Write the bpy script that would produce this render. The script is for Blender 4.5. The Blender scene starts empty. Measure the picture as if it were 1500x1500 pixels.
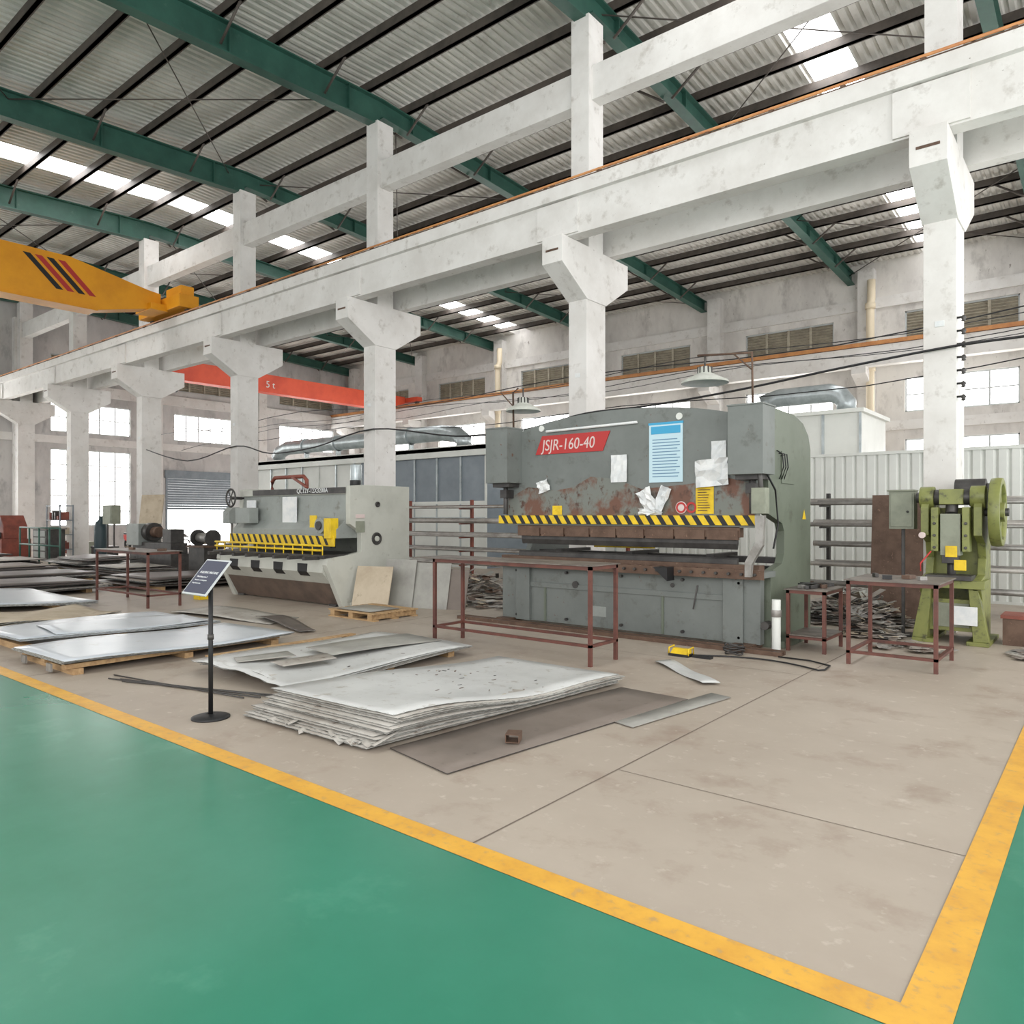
import bpy, bmesh, math, random
from mathutils import Vector, Matrix, Euler
random.seed(7)
R=random.uniform
def C(r,g,b):
    f=lambda c:(c/255/12.92 if c/255<=.04045 else ((c/255+.055)/1.055)**2.4)
    return (f(r),f(g),f(b),1)
MATS={}
def mat(name,c1,c2=None,scale=3,rough=.6,metal=0,bump=0,lo=.4,hi=.65,c3=None,scale3=25,lo3=.6,hi3=.7,stretch=(1,1,1),spec=.5,c4=None,scale4=30,lo4=.66,hi4=.7):
    m=bpy.data.materials.new(name); m.use_nodes=True
    nt=m.node_tree; N=nt.nodes; L=nt.links; b=N['Principled BSDF']
    b.inputs['Roughness'].default_value=rough; b.inputs['Metallic'].default_value=metal
    b.inputs['Specular IOR Level'].default_value=spec
    b.inputs['Base Color'].default_value=c1
    if c2:
        tc=N.new('ShaderNodeTexCoord'); mp=N.new('ShaderNodeMapping'); mp.inputs['Scale'].default_value=stretch
        L.new(tc.outputs['Object'],mp.inputs['Vector'])
        def layer(prev,col,sc,l,h,det):
            n=N.new('ShaderNodeTexNoise'); n.inputs['Scale'].default_value=sc; n.inputs['Detail'].default_value=det; n.inputs['Roughness'].default_value=.65
            L.new(mp.outputs['Vector'],n.inputs['Vector'])
            r=N.new('ShaderNodeValToRGB'); r.color_ramp.elements[0].position=l; r.color_ramp.elements[1].position=h
            L.new(n.outputs['Fac'],r.inputs['Fac'])
            x=N.new('ShaderNodeMix'); x.data_type='RGBA'
            L.new(r.outputs['Color'],x.inputs[0])
            if isinstance(prev,tuple): x.inputs[6].default_value=prev
            else: L.new(prev,x.inputs[6])
            x.inputs[7].default_value=col
            return x.outputs[2],n
        o,n=layer(c1,c2,scale,lo,hi,8)
        if c3: o,n2=layer(o,c3,scale3,lo3,hi3,6)
        if c4: o,n3=layer(o,c4,scale4,lo4,hi4,4)
        L.new(o,b.inputs['Base Color'])
        if bump:
            bp=N.new('ShaderNodeBump'); bp.inputs['Strength'].default_value=bump; bp.inputs['Distance'].default_value=.02
            L.new(n.outputs['Fac'],bp.inputs['Height']); L.new(bp.outputs['Normal'],b.inputs['Normal'])
    MATS[name]=m; return m
def emis(name,c,s):
    m=bpy.data.materials.new(name); m.use_nodes=True
    b=m.node_tree.nodes['Principled BSDF']; b.inputs['Base Color'].default_value=(.8,.8,.8,1)
    b.inputs['Emission Color'].default_value=c; b.inputs['Emission Strength'].default_value=s
    return m

# ---------- materials
plaster=mat('whitewashed_concrete',C(222,220,217),C(208,205,201),1.1,.85,bump=.2,c3=C(182,177,171),scale3=3.5,lo3=.57,hi3=.74,c4=C(126,118,110),scale4=12,lo4=.70,hi4=.75)
wallm=mat('aged_wall_plaster',C(222,219,214),C(200,196,192),.7,.9,bump=.2,c3=C(170,166,162),scale3=1.6,lo3=.54,hi3=.76,stretch=(1,1,.5),c4=C(130,124,118),scale4=5,lo4=.66,hi4=.74)
wallg=mat('grey_end_wall',C(200,198,196),C(176,174,173),.8,.9,c3=C(150,148,148),scale3=2,lo3=.55,hi3=.75,stretch=(1,1,.5))
floorm=mat('concrete_floor',C(174,163,150),C(158,146,133),.5,.5,bump=.08,lo=.35,hi=.7,c3=C(140,122,108),scale3=1.7,lo3=.53,hi3=.77,c4=C(188,179,167),scale4=9,lo4=.6,hi4=.74)
jointm=mat('floor_joint_dark',C(112,100,90))
greenf=mat('green_epoxy',C(46,120,96),C(54,130,106),.8,.26,lo=.35,hi=.7,c3=C(74,146,122),scale3=1.7,lo3=.58,hi3=.85)
yline=mat('yellow_floor_paint',C(220,168,62),C(204,150,56),5,.45,c3=C(188,150,92),scale3=20,lo3=.56,hi3=.7)
roofm=mat('roof_sheet',C(218,216,210),C(196,194,188),.6,.55,c3=C(170,164,154),scale3=2.5,lo3=.6,hi3=.8)
purl=mat('purlin_dark',C(88,80,74),C(66,60,56),2,.6)
grn=mat('green_steel',C(50,92,80),C(40,78,68),1.5,.5,c3=C(80,110,98),scale3=5,lo3=.62,hi3=.8)
glass=emis('bright_frosted_glass',(1,.99,.97,1),7.0)
skyl=emis('skylight_panel',(1,1,1,1),9.0)
outside=emis('bright_outside',(1,1,1,1),4.0)
wframe=mat('window_frame',C(190,195,196),rough=.5)
louv=mat('louver',C(176,168,150),C(150,142,126),4,.6)
orange_pipe=mat('orange_paint_bar',C(196,138,84),C(170,112,70),3,.6)
ycrane=mat('crane_yellow',C(232,158,24),C(216,142,20),1,.45)
rcrane=mat('crane_orange_red',C(228,92,62),C(210,78,54),1,.5)
red=mat('red_paint',C(176,46,44),rough=.5)
black=mat('black',C(24,24,26),rough=.5)
cream=mat('cream_pipe',C(222,208,182),rough=.5)
pgrey=mat('press_greygreen',C(114,119,116),C(102,107,104),1.4,.5,c3=C(82,82,76),scale3=5,lo3=.56,hi3=.76,c4=C(98,72,58),scale4=9,lo4=.68,hi4=.72)
pgreen=mat('press_side_green',C(104,112,98),C(92,100,86),1.4,.5,c3=C(76,80,66),scale3=4,lo3=.58,hi3=.76)
prust=mat('press_rusty_plate',C(114,118,112),C(106,74,60),2.2,.6,lo=.45,hi=.55,c3=C(78,54,44),scale3=7,lo3=.55,hi3=.65,stretch=(1,1,.8))
rust=mat('rusty_steel',C(104,82,68),C(80,60,48),5,.6,metal=.2,c3=C(130,104,86),scale3=20)
dsteel=mat('dark_steel',C(78,76,74),C(58,56,56),4,.45,metal=.4)
steel=mat('steel',C(158,156,152),C(124,120,115),4,.4,metal=.4)
pipem=mat('pipe_steel_light',C(182,178,172),C(146,140,134),3,.4,metal=.2)
yel=mat('hazard_yellow',C(230,196,30),C(205,170,30),6,.5)
shear=mat('shear_cream_grey',C(190,191,182),C(176,177,168),1.5,.5,c3=C(146,144,132),scale3=5,lo3=.62,hi3=.78)
shear2=mat('shear_grey',C(146,151,147),C(132,137,133),2,.5,c3=C(110,108,100),scale3=5,lo3=.6,hi3=.74)
sbrown=mat('shear_brown',C(104,88,77),C(84,72,64),3,.6)
tframe=mat('table_red_brown',C(104,62,52),C(80,48,42),6,.55)
ttop=mat('table_top_steel',C(120,112,104),C(86,78,72),5,.5)
paper=mat('paper',C(226,227,226),C(208,212,214),6,.7)
blue=mat('poster_blue',C(60,156,198),rough=.5)
pposter=mat('poster_pale',C(186,212,222),rough=.5)
ink=mat('ink',C(100,136,164),rough=.7)
lgrey=mat('label_light',C(210,192,188),rough=.5)
sheetw=mat('sheet_metal_white',C(196,197,195),C(180,181,179),1.6,.45,c3=C(156,151,143),scale3=7,lo3=.59,hi3=.71,c4=C(96,88,80),scale4=26,lo4=.68,hi4=.72)
sheetb=mat('sheet_metal_coated',C(194,200,206),C(180,187,194),1.1,.3,c3=C(160,160,156),scale3=5,lo3=.62,hi3=.76)
sheetd=mat('sheet_metal_dirty',C(174,170,163),C(144,137,128),2.5,.5,c3=C(104,94,84),scale3=9,lo3=.6,hi3=.68)
sedge=mat('sheet_edges',C(158,160,156),C(88,90,86),18,.5,lo=.42,hi=.56,stretch=(1,1,6))
sheetk=mat('sheet_brown_grey',C(122,112,104),C(108,98,90),1.5,.5,c3=C(88,78,72),scale3=8,lo3=.62,hi3=.74)
sheetg=mat('sheet_galvanised',C(156,155,148),C(138,136,131),3,.45,metal=.1)
cardb=mat('cardboard_beige',C(188,175,154),C(168,153,132),2,.8,c3=C(140,126,108),scale3=6,lo3=.6,hi3=.75)
darks=mat('dark_plate',C(96,87,83),C(72,64,62),1.5,.4,metal=.2,c3=C(124,114,108),scale3=4,lo3=.6,hi3=.8)
wood=mat('pallet_wood',C(180,150,110),C(150,119,84),4,.8,stretch=(1,5,5))
punchm=mat('punch_yellow_green',C(130,134,74),C(112,116,64),4,.45,c3=C(74,74,52),scale3=8,lo3=.56,hi3=.68)
boxg=mat('cabinet_grey_green',C(142,146,130),C(124,128,114),4,.6)
white=mat('white_panel',C(218,221,216),C(206,209,204),.8,.5)
boothb=mat('booth_blue_grey',C(132,142,150),C(118,128,136),1,.45)
duct=mat('silver_duct',C(180,188,190),C(150,158,160),3,.3,metal=.5)
navy=mat('sign_navy',C(50,56,78),rough=.35)
lampm=mat('lamp_shade',C(190,192,184),C(170,172,164),6,.4)
redm=mat('red_oxide_machine',C(136,72,58),C(110,58,48),3,.6)
teal=mat('gas_cylinder_dark',C(34,54,60),rough=.45)
dkblue=mat('shutter_grey_blue',C(128,138,146),C(112,122,130),2,.5)
scrapm=mat('scrap_mix',C(156,148,140),C(104,94,86),1.5,.6,lo=.45,hi=.55)

# ---------- mesh builder
class MB:
    def __init__(s,name): s.n=name; s.v=[]; s.f=[]; s.fm=[]; s.ms=[]; s.sm=[]
    def mi(s,m):
        if m not in s.ms: s.ms.append(m)
        return s.ms.index(m)
    def add(s,vs,fs,m,smooth=False,M=None):
        o=len(s.v); k=s.mi(m)
        for p in vs:
            p=Vector(p); s.v.append(tuple(M@p) if M else tuple(p))
        for f in fs: s.f.append([i+o for i in f]); s.fm.append(k); s.sm.append(smooth)
    def box(s,x0,x1,y0,y1,z0,z1,m,M=None):
        s.add([(x0,y0,z0),(x1,y0,z0),(x1,y1,z0),(x0,y1,z0),(x0,y0,z1),(x1,y0,z1),(x1,y1,z1),(x0,y1,z1)],
              [(0,3,2,1),(4,5,6,7),(0,1,5,4),(1,2,6,5),(2,3,7,6),(3,0,4,7)],m,M=M)
    def obox(s,c,sz,rot,m):
        M=Matrix.Translation(c)@Euler(rot).to_matrix().to_4x4()
        a,b,d=[q/2 for q in sz]; s.box(-a,a,-b,b,-d,d,m,M)
    def prism(s,ax,a0,a1,pts,m,smooth=False):
        n=len(pts)
        def P(a,p): return {'x':(a,p[0],p[1]),'y':(p[0],a,p[1]),'z':(p[0],p[1],a)}[ax]
        vs=[P(a0,p) for p in pts]+[P(a1,p) for p in pts]
        s.add(vs,[tuple(range(n)),tuple(range(n,2*n))[::-1]],m)
        o=len(s.v)-2*n; k=s.mi(m)
        for i in range(n):
            j=(i+1)%n; s.f.append([o+i,o+j,o+n+j,o+n+i]); s.fm.append(k); s.sm.append(smooth)
    def cyl(s,p0,p1,r,m,seg=16,r1=None,caps=True):
        p0=Vector(p0);p1=Vector(p1); r1=r if r1 is None else r1
        d=(p1-p0); q=d.to_track_quat('Z','Y'); vs=[]
        for p,rr in((p0,r),(p1,r1)):
            for i in range(seg):
                a=2*math.pi*i/seg; vs.append(p+q@Vector((rr*math.cos(a),rr*math.sin(a),0)))
        s.add(vs,[(i,(i+1)%seg,seg+(i+1)%seg,seg+i) for i in range(seg)],m,True)
        if caps:
            o=len(s.v)-2*seg;k=s.mi(m)
            s.f.append([o+i for i in range(seg)][::-1]);s.fm.append(k);s.sm.append(False)
            s.f.append([o+seg+i for i in range(seg)]);s.fm.append(k);s.sm.append(False)
    def tube(s,pts,r,m,seg=8):
        pts=[Vector(p) for p in pts]; vs=[];n=len(pts)
        for i,p in enumerate(pts):
            d=(pts[min(i+1,n-1)]-pts[max(i-1,0)]).normalized()
            up=Vector((0,0,1)) if abs(d.z)<.95 else Vector((1,0,0))
            a=d.cross(up).normalized(); b=a.cross(d)
            for k in range(seg):
                t=2*math.pi*k/seg; vs.append(p+a*r*math.cos(t)+b*r*math.sin(t))
        fs=[]
        for i in range(n-1):
            for k in range(seg):
                k2=(k+1)%seg; fs.append((i*seg+k,i*seg+k2,(i+1)*seg+k2,(i+1)*seg+k))
        fs.append(tuple(range(seg))); fs.append(tuple(range((n-1)*seg,n*seg)))
        s.add(vs,fs,m,True)
    def lathe(s,c,axis,prof,m,seg=28):
        q=Vector(axis).to_track_quat('Z','Y'); c=Vector(c); vs=[];n=len(prof)
        for r,z in prof:
            for k in range(seg):
                t=2*math.pi*k/seg; vs.append(c+q@Vector((r*math.cos(t),r*math.sin(t),z)))
        fs=[]
        for i in range(n-1):
            for k in range(seg):
                k2=(k+1)%seg; fs.append((i*seg+k,i*seg+k2,(i+1)*seg+k2,(i+1)*seg+k))
        s.add(vs,fs,m,True)
    def slab(s,fn,t,m,ms,nu=8,nv=16):
        vs=[]
        for k in (0,1):
            for j in range(nv+1):
                for i in range(nu+1):
                    p=fn(i/nu,j/nv); vs.append((p[0],p[1],p[2]-k*t))
        W=nu+1; H=W*(nv+1); top=[];sd=[]
        for j in range(nv):
            for i in range(nu):
                a=j*W+i; top.append((a,a+1,a+1+W,a+W)); sd.append((H+a,H+a+W,H+a+1+W,H+a+1))
        for i in range(nu):
            sd.append((i,H+i,H+i+1,i+1)); a=nv*W+i; sd.append((a,a+1,H+a+1,H+a))
        for j in range(nv):
            a=j*W; sd.append((a,a+W,H+a+W,H+a)); a=j*W+nu; sd.append((a,H+a,H+a+W,a+W))
        o=len(s.v); s.add(vs,top,m,True); k=s.mi(ms)
        for f in sd: s.f.append([i+o for i in f]); s.fm.append(k); s.sm.append(False)
    def fin(s,bevel=0,parent=None):
        me=bpy.data.meshes.new(s.n); me.from_pydata(s.v,[],s.f)
        for m in s.ms: me.materials.append(m)
        me.polygons.foreach_set('material_index',s.fm); me.polygons.foreach_set('use_smooth',s.sm)
        bm=bmesh.new(); bm.from_mesh(me); bmesh.ops.recalc_face_normals(bm,faces=bm.faces); bm.to_mesh(me); bm.free()
        ob=bpy.data.objects.new(s.n,me); bpy.context.collection.objects.link(ob)
        if bevel:
            b=ob.modifiers.new('bevel','BEVEL'); b.width=bevel; b.segments=2; b.limit_method='ANGLE'; b.angle_limit=math.radians(50)
        if parent: ob.parent=parent
        return ob
def text(parent,name,body,loc,size,m,rot=(math.pi/2,0,0),shear=0,ext=.002,sx=1):
    cu=bpy.data.curves.new(name,'FONT'); cu.body=body; cu.size=size; cu.extrude=ext; cu.shear=shear; cu.materials.append(m)
    o=bpy.data.objects.new(name,cu); bpy.context.collection.objects.link(o); o.location=loc; o.rotation_euler=rot; o.scale=(sx,1,1); o.parent=parent
    return o

# ---------- room
COLX=[4.1,-1.9,-7.9,-13.9,-19.9,-25.9,-31.9,-37.7]
WX=-38.2; WY=30.3
f=MB('floor'); f.add([(WX,-8,0),(6,-8,0),(6,WY+.1,0),(WX,WY+.1,0)],[(0,1,2,3)],floorm)
def strip(x0,x1,y0,y1,z,m): f.add([(x0,y0,z),(x1,y0,z),(x1,y1,z),(x0,y1,z)],[(0,1,2,3)],m)
strip(-2.445,-2.435,2.69,11.5,.002,jointm); strip(-2.44,-.55,4.05,4.055,.002,jointm)
strip(-8.4,-8.39,2.69,11.5,.002,jointm); strip(-14.4,-14.39,2.69,11.5,.002,jointm)
strip(-14,-2.44,7.6,7.606,.002,jointm)
strip(WX,-.40,-8,2.55,.004,greenf); strip(-.40,6,-8,14,.004,greenf)
strip(WX,-.40,2.55,2.69,.006,yline); strip(-.55,-.40,2.69,14,.006,yline)
f.fin()

def wall(name,ax,c,t,a0,a1,z0,z1,ops,m):
    w=MB(name); As=sorted({a0,a1}|{o[0] for o in ops}|{o[1] for o in ops}); Zs=sorted({z0,z1}|{o[2] for o in ops}|{o[3] for o in ops})
    for i in range(len(As)-1):
        for j in range(len(Zs)-1):
            ca=(As[i]+As[i+1])/2; cz=(Zs[j]+Zs[j+1])/2
            if any(o[0]<ca<o[1] and o[2]<cz<o[3] for o in ops): continue
            if ax=='y': w.box(As[i],As[i+1],c,c+t,Zs[j],Zs[j+1],m)
            else: w.box(c-t,c,As[i],As[i+1],Zs[j],Zs[j+1],m)
    return w
wn=[0]
def window(ax,c,a0,a1,z0,z1,cols,rows,kind='glass'):
    wn[0]+=1; w=MB('window_%d'%wn[0])
    def B(p0,p1,d0,d1,q0,q1,m):
        if ax=='y': w.box(p0,p1,c+d0,c+d1,q0,q1,m)
        else: w.box(c-d1,c-d0,p0,p1,q0,q1,m)
    t=.05
    B(a0,a1,.06,.14,z0,z0+t,wframe);B(a0,a1,.06,.14,z1-t,z1,wframe);B(a0,a0+t,.06,.14,z0,z1,wframe);B(a1-t,a1,.06,.14,z0,z1,wframe)
    if kind=='glass':
        B(a0+t,a1-t,.1,.11,z0+t,z1-t,glass)
        for i in range(1,cols): a=a0+(a1-a0)*i/cols; B(a-.03,a+.03,.07,.13,z0+t,z1-t,wframe)
        for i in range(1,rows): a=z0+(z1-z0)*i/rows; B(a0+t,a1-t,.075,.125,a-.025,a+.025,wframe)
    else:
        B(a0+t,a1-t,.12,.13,z0+t,z1-t,louv)
        for i in range(1,cols): a=a0+(a1-a0)*i/cols; B(a-.05,a+.05,.03,.12,z0+t,z1-t,louv)
        n=9
        for i in range(n):
            z=z0+t+(z1-z0-2*t)*(i+.5)/n
            if ax=='y': w.obox(((a0+a1)/2,c+.07,z),(a1-a0-.1,.09,.015),(math.radians(35),0,0),louv)
            else: w.obox((c-.07,(a0+a1)/2,z),(.09,a1-a0-.1,.015),(0,math.radians(35),0),louv)
    w.fin()
cx=[-4.3-6*k for k in range(6)]+[1.7]
ops=[];W=[]
for x in cx:
    W.append((x-1.75,x+1.75,8.05,9.1,4,1,'louver')); W.append((x-1.75,x+1.75,5.4,6.65,4,2,'glass')); W.append((x-1.75,x+1.75,1.2,4.4,4,3,'glass'))
ops=[w[:4] for w in W]
wl=wall('wall_north','y',WY,.25,WX,6,0,12,ops,wallm)
for k in range(-1,6):
    x=-7.3-6*k
    wl.box(x-.28,x+.28,WY-.4,WY,0,10.8,plaster)
    wl.prism('x',x-.25,x+.25,[(WY-.4,6.3),(WY-.4,7.0),(WY-1.4,7.0),(WY-1.4,6.75)],plaster)
wl.box(WX,6,WY-.08,WY,4.75,5.1,plaster); wl.box(WX,6,WY-.1,WY,7.35,7.75,plaster); wl.box(WX,6,WY-.1,WY,9.35,9.75,plaster)
wl.fin()
for w in W: window('y',WY,*w)
ops=[];W=[]
for (a,b) in((13.2,16.8),(19.0,22.4),(25.3,29.2)):
    W.append((a,b,8.1,9.1,4,1,'louver')); W.append((a,b,5.5,6.9,5,2,'glass'))
    if a<15: W.append((a,b,1.1,4.7,5,5,'glass'))
for (a,b) in((7.2,10.6),(1.2,4.6)): W.append((a,b,5.5,6.9,5,2,'glass')); W.append((a,b,1.1,4.7,5,5,'glass'))
ops=[w[:4] for w in W]+[(18.6,22.4,0,3.6)]
wl=wall('wall_west','x',WX,.25,-8,WY+.25,0,12,ops,wallg)
for y in (11.9,18,24): wl.box(WX,WX+.35,y-.25,y+.25,0,10.4,plaster)
wl.box(WX,WX+.1,-8,WY,4.95,5.3,plaster); wl.box(WX,WX+.12,-8,WY,7.3,7.8,plaster)
wl.fin()
for w in W: window('x',WX,*w)
d=MB('door_1'); 
for i in range(14): d.box(WX-.12,WX-.06+(i%2)*.02,18.6,22.4,1.9+i*.125,1.9+(i+1)*.125-.01,dkblue)
d.box(WX-.2,WX+.1,18.5,22.5,3.55,3.95,dkblue); d.box(WX-.2,WX+.03,18.55,18.65,0,3.6,dkblue); d.box(WX-.2,WX+.03,22.35,22.45,0,3.6,dkblue)
d.box(WX-.3,WX-.28,18.6,22.4,0,2.2,outside)
d.fin()

# ---------- roof : one shallow gable, ridge over the column row
def zb(y): return 11.15-.045*abs(y-12)
RX0,RX1=WX,6
SKY=((-24.5,-23.4),(-5.5,-4.5))
c=MB('ceiling')
xs=[];x=RX0
pat=[(0,0),(.09,0),(.12,.05),(.18,.05),(.21,0)]
while x<RX1:
    for dx,dz in pat[:-1]: xs.append((x+dx,dz))
    x+=.21
for (y0,y1) in((-8,12),(12,30.5)):
    n=len(xs); vs=[];fs=[]
    for y in(y0,y1):
        for (xx,dz) in xs: vs.append((xx,y,zb(y)+.78+dz))
    for i in range(n-1):
        xm=xs[i][0]
        if any(a+.02<xm<b-.02 for a,b in SKY): continue
        fs.append((i,i+1,n+i+1,n+i))
    c.add(vs,fs,roofm)
c.fin()
k=MB('skylight')
for a,b in SKY:
    for (y0,y1) in((-8,2),(2.5,11.4),(12.6,20.5),(21.2,29.5)):
        k.add([(a-.1,y0,zb(y0)+.85),(b+.1,y0,zb(y0)+.85),(b+.1,y1,zb(y1)+.85),(a-.1,y1,zb(y1)+.85)],[(0,1,2,3)],skyl)
k.fin()
p=MB('roof_purlins')
y=-7.2
while y<30.3:
    z=zb(y)+.52
    p.box(RX0,RX1,y-.035,y+.035,z,z+.22,purl); p.box(RX0,RX1,y-.035,y+.06,z,z+.025,purl)
    y+=1.25
p.fin()
for x in COLX:
    g=MB('roof_rafter')
    for (y0,y1,dep) in((-8,12,.62),(12,WY,.42)):
        g.prism('x',x-.012,x+.012,[(y0,zb(y0)+.52),(y1,zb(y1)+.52),(y1,zb(y1)+.52-dep),(y0,zb(y0)+.52-dep)],grn)
        for off in(.52,.52-dep):
            g.prism('x',x-.13,x+.13,[(y0,zb(y0)+off),(y1,zb(y1)+off),(y1,zb(y1)+off-.03),(y0,zb(y0)+off-.03)],grn)
        yy=y0+1
        while yy<y1: g.box(x-.11,x+.11,yy-.01,yy+.01,zb(yy)+.5-dep+.02,zb(yy)+.5,grn); yy+=3
    yy=-4.7
    while yy<29:
        for s in(-1,1):
            g.tube([(x+s*.1,yy,zb(yy)-.0),(x+s*.85,yy,zb(yy)+.55)],.03,purl,6)
        yy+=2.5
    g.fin()
b=MB('roof_bracing_rods')
for i in range(1,len(COLX)-1,2):
    for (ya,yb) in((12.5,18),(18,24),(24,30),(1,6),(6,11.5)):
        b.tube([(COLX[i],ya,zb(ya)+.35),(COLX[i+1],yb,zb(yb)+.35)],.015,purl,6); b.tube([(COLX[i],yb,zb(yb)+.35),(COLX[i+1],ya,zb(ya)+.35)],.015,purl,6)
b.fin()

# ---------- columns & crane beams
for x in COLX:
    q=MB('concrete_column')
    q.box(x-.2,x+.2,11.67,12.33,0,6.63,plaster)
    q.prism('x',x-.22,x+.22,[(11.67,5.65),(10.85,6.15),(10.85,6.63),(13.15,6.63),(13.15,6.15),(12.33,5.65)],plaster)
    q.box(x-.2,x+.2,11.75,12.25,6.63,11.05,plaster)
    q.box(x-.14,x+.14,10.843,10.85,6.36,6.4,rust)
    q.box(x-.06,x+.06,11.662,11.67,4.2,4.28,paper)
    q.fin(.015)
g=MB('crane_runway_beam')
for ya,yb in((10.98,11.38),(12.4,12.75)):
    g.box(WX,6,ya+.06,yb-.06,6.635,7.3,plaster); g.box(WX,6,ya-.04,yb+.04,7.3,7.55,plaster)
    g.box(WX,6,(ya+yb)/2-.04,(ya+yb)/2+.04,7.55,7.68,rust)
for x in COLX: g.box(x-.45,x+.45,11.0,11.36,6.66,7.28,plaster)
g.tube([(x,10.93,7.6) for x in(WX,6)],.022,orange_pipe,8)
for i in range(44): g.box(-38+i,-37.94+i,10.92,11.0,7.55,7.62,rust)
g.fin()
g=MB('upper_tie_beam'); g.box(WX,6,11.85,12.15,9.45,10.1,plaster); g.fin(.01)
g=MB('wall_crane_beam'); g.box(WX,6,WY-1.35,WY-.95,7.0,7.7,plaster); g.box(WX,6,WY-1.4,WY-1.35,7.72,7.86,orange_pipe); g.box(WX,6,WY-1.18,WY-1.1,7.7,7.85,rust); g.fin()
for x,nm in((-7.05,'drain_pipe'),(-25.0,'rainwater_downpipe')):
    g=MB(nm); g.tube([(x,WY-.6,10.3),(x,WY-.6,9.6),(x,WY-.75,9.3),(x,WY-.75,0.0)],.14,cream,14)
    for z in(9.3,7.0,4.6): g.cyl((x,WY-.75,z-.1),(x,WY-.75,z+.1),.18,cream)
    g.fin()

# ---------- cranes
cr=MB('yellow_overhead_crane'); X=-22.6
cr.prism('x',X-.28,X+.28,[(-6,7.4),(8.9,7.4),(10.4,7.75),(10.7,7.75),(10.7,8.25),(10.3,8.3),(8.2,8.72),(-6,8.72)],ycrane)
cr.box(X-.34,X+.34,-6,8.9,7.36,7.4,ycrane)
cr.box(X-1.3,X+1.3,10.75,11.35,7.74,8.12,ycrane)
cr.box(X+.3,X+1.2,10.85,11.25,8.12,8.4,ycrane)
for s in(-1,1): cr.cyl((X+s*1.1,11.05,7.82),(X+s*1.1,11.3,7.82),.14,dsteel)
cr.box(X-.5,X+.5,10.3,10.8,7.7,7.9,ycrane)
for i,m_ in enumerate((black,red,black,red)):
    y=7.1+i*.28
    cr.add([(X+.285,y+.75,7.75),(X+.285,y+.93,7.75),(X+.285,y+.13,8.55),(X+.285,y-.05,8.55)],[(0,1,2,3)],m_)
cr.fin(.01)
cr=MB('orange_overhead_crane'); X=-31.6
cr.prism('x',X-.28,X+.28,[(13.6,7.9),(15,7.45),(27.4,7.45),(28.9,7.95),(28.9,8.3),(13.6,8.3)],rcrane)
for y in(12.58,29.14): 
    cr.box(X-1.2,X+1.2,y-.2,y+.2,8.0,8.25,rcrane); 
    for s in(-1,1): cr.cyl((X+s,y-.08,8.0),(X+s,y+.08,8.0),.13,dsteel)
cr.box(X-.3,X+.3,12.5,13.8,7.95,8.15,rcrane)
cr.box(X+.1,X+.8,14.2,15.2,6.9,7.45,teal); cr.cyl((X+.45,14,7.1),(X+.45,15.6,7.1),.25,teal)
o=cr.fin(.01); text(o,'capacity_label','5 t',(X+.285,20.0,7.68),.45,white,rot=(math.pi/2,0,math.pi/2))

# ---------- press brake
pb=MB('press_brake'); x0,x1=-7.35,-3.25
arch=[(-7.2,1.6),(-3.35,1.6),(-3.35,2.72)]
for i in range(17):
    t=i/16; xx=-3.5-t*3.6; arch.append((xx,2.80+.24*(1-(2*t-1)**2)**.8))
arch.append((-7.2,2.72))
pb.prism('y',8.75,8.87,arch,pgrey)
pb.prism('y',8.742,8.752,[(-7.18,1.6),(-3.37,1.6),(-3.37,1.98),(-3.7,2.06),(-4.2,2.0),(-4.9,1.95),(-5.3,2.1),(-5.7,2.14),(-6.0,2.0),(-6.3,1.96),(-6.8,2.02),(-7.18,1.86)],prust)
pb.box(-7.2,-3.35,8.74,8.9,1.45,1.6,pgrey)
pb.box(-7.34,-3.24,8.70,8.745,1.48,1.6,yel)
x=-7.30
while x<-3.40:
    pb.add([(x,8.697,1.6),(x+.075,8.697,1.6),(x+.155,8.697,1.48),(x+.08,8.697,1.48)],[(0,1,2,3)],black); x+=.165
pb.box(-7.0,-3.55,8.74,8.86,1.33,1.46,rust)
for i in range(8): pb.box(-6.98+i*.43,-6.58+i*.43,8.72,8.78,1.3,1.42,rust)
pb.prism('x',-6.95,-3.6,[(8.77,1.33),(8.83,1.33),(8.83,1.25),(8.805,1.18),(8.795,1.18),(8.77,1.25)],dsteel)
prof=[(8.95,0),(10.45,0),(10.45,2.5),(10.36,2.68),(10.15,2.82),(9.8,2.9),(8.87,2.92),(8.87,1.62),(9.35,1.5),(9.42,1.4),(9.42,1.12),(9.35,1.0),(8.95,.92)]
for a,b_ in((-7.35,-7.25),(-3.35,-3.25)): pb.prism('x',a,b_,prof,pgrey if a<-5 else pgreen)
pb.box(-7.25,-3.35,10.2,10.35,.1,.9,pgrey)
pb.box(-7.25,-3.35,9.3,10.0,2.3,2.5,pgrey)
for a in(-6.95,-3.65): pb.cyl((a,9.1,1.7),(a,9.1,2.9),.16,pgrey,20)
pb.box(-7.3,-3.3,8.75,8.87,.05,.9,pgrey)
pb.box(-7.0,-6.75,8.70,8.76,.05,.85,pgrey); pb.box(-3.75,-3.5,8.70,8.76,.05,.85,pgrey)
pb.box(-6.75,-3.75,8.73,8.76,.55,.62,pgrey)
pb.box(-7.4,-3.2,8.60,8.98,.86,.93,pgrey)
pb.box(-7.4,-3.2,8.585,8.605,.84,.95,rust)
for i in range(26): 
    a=-7.3+i*.16; pb.cyl((a,8.54,.90),(a,8.59,.90),.018,dsteel,8); pb.box(a-.03,a+.03,8.60,8.68,.93,.955,rust)
pb.box(-7.3,-3.3,8.72,8.88,.93,1.0,rust)
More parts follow.
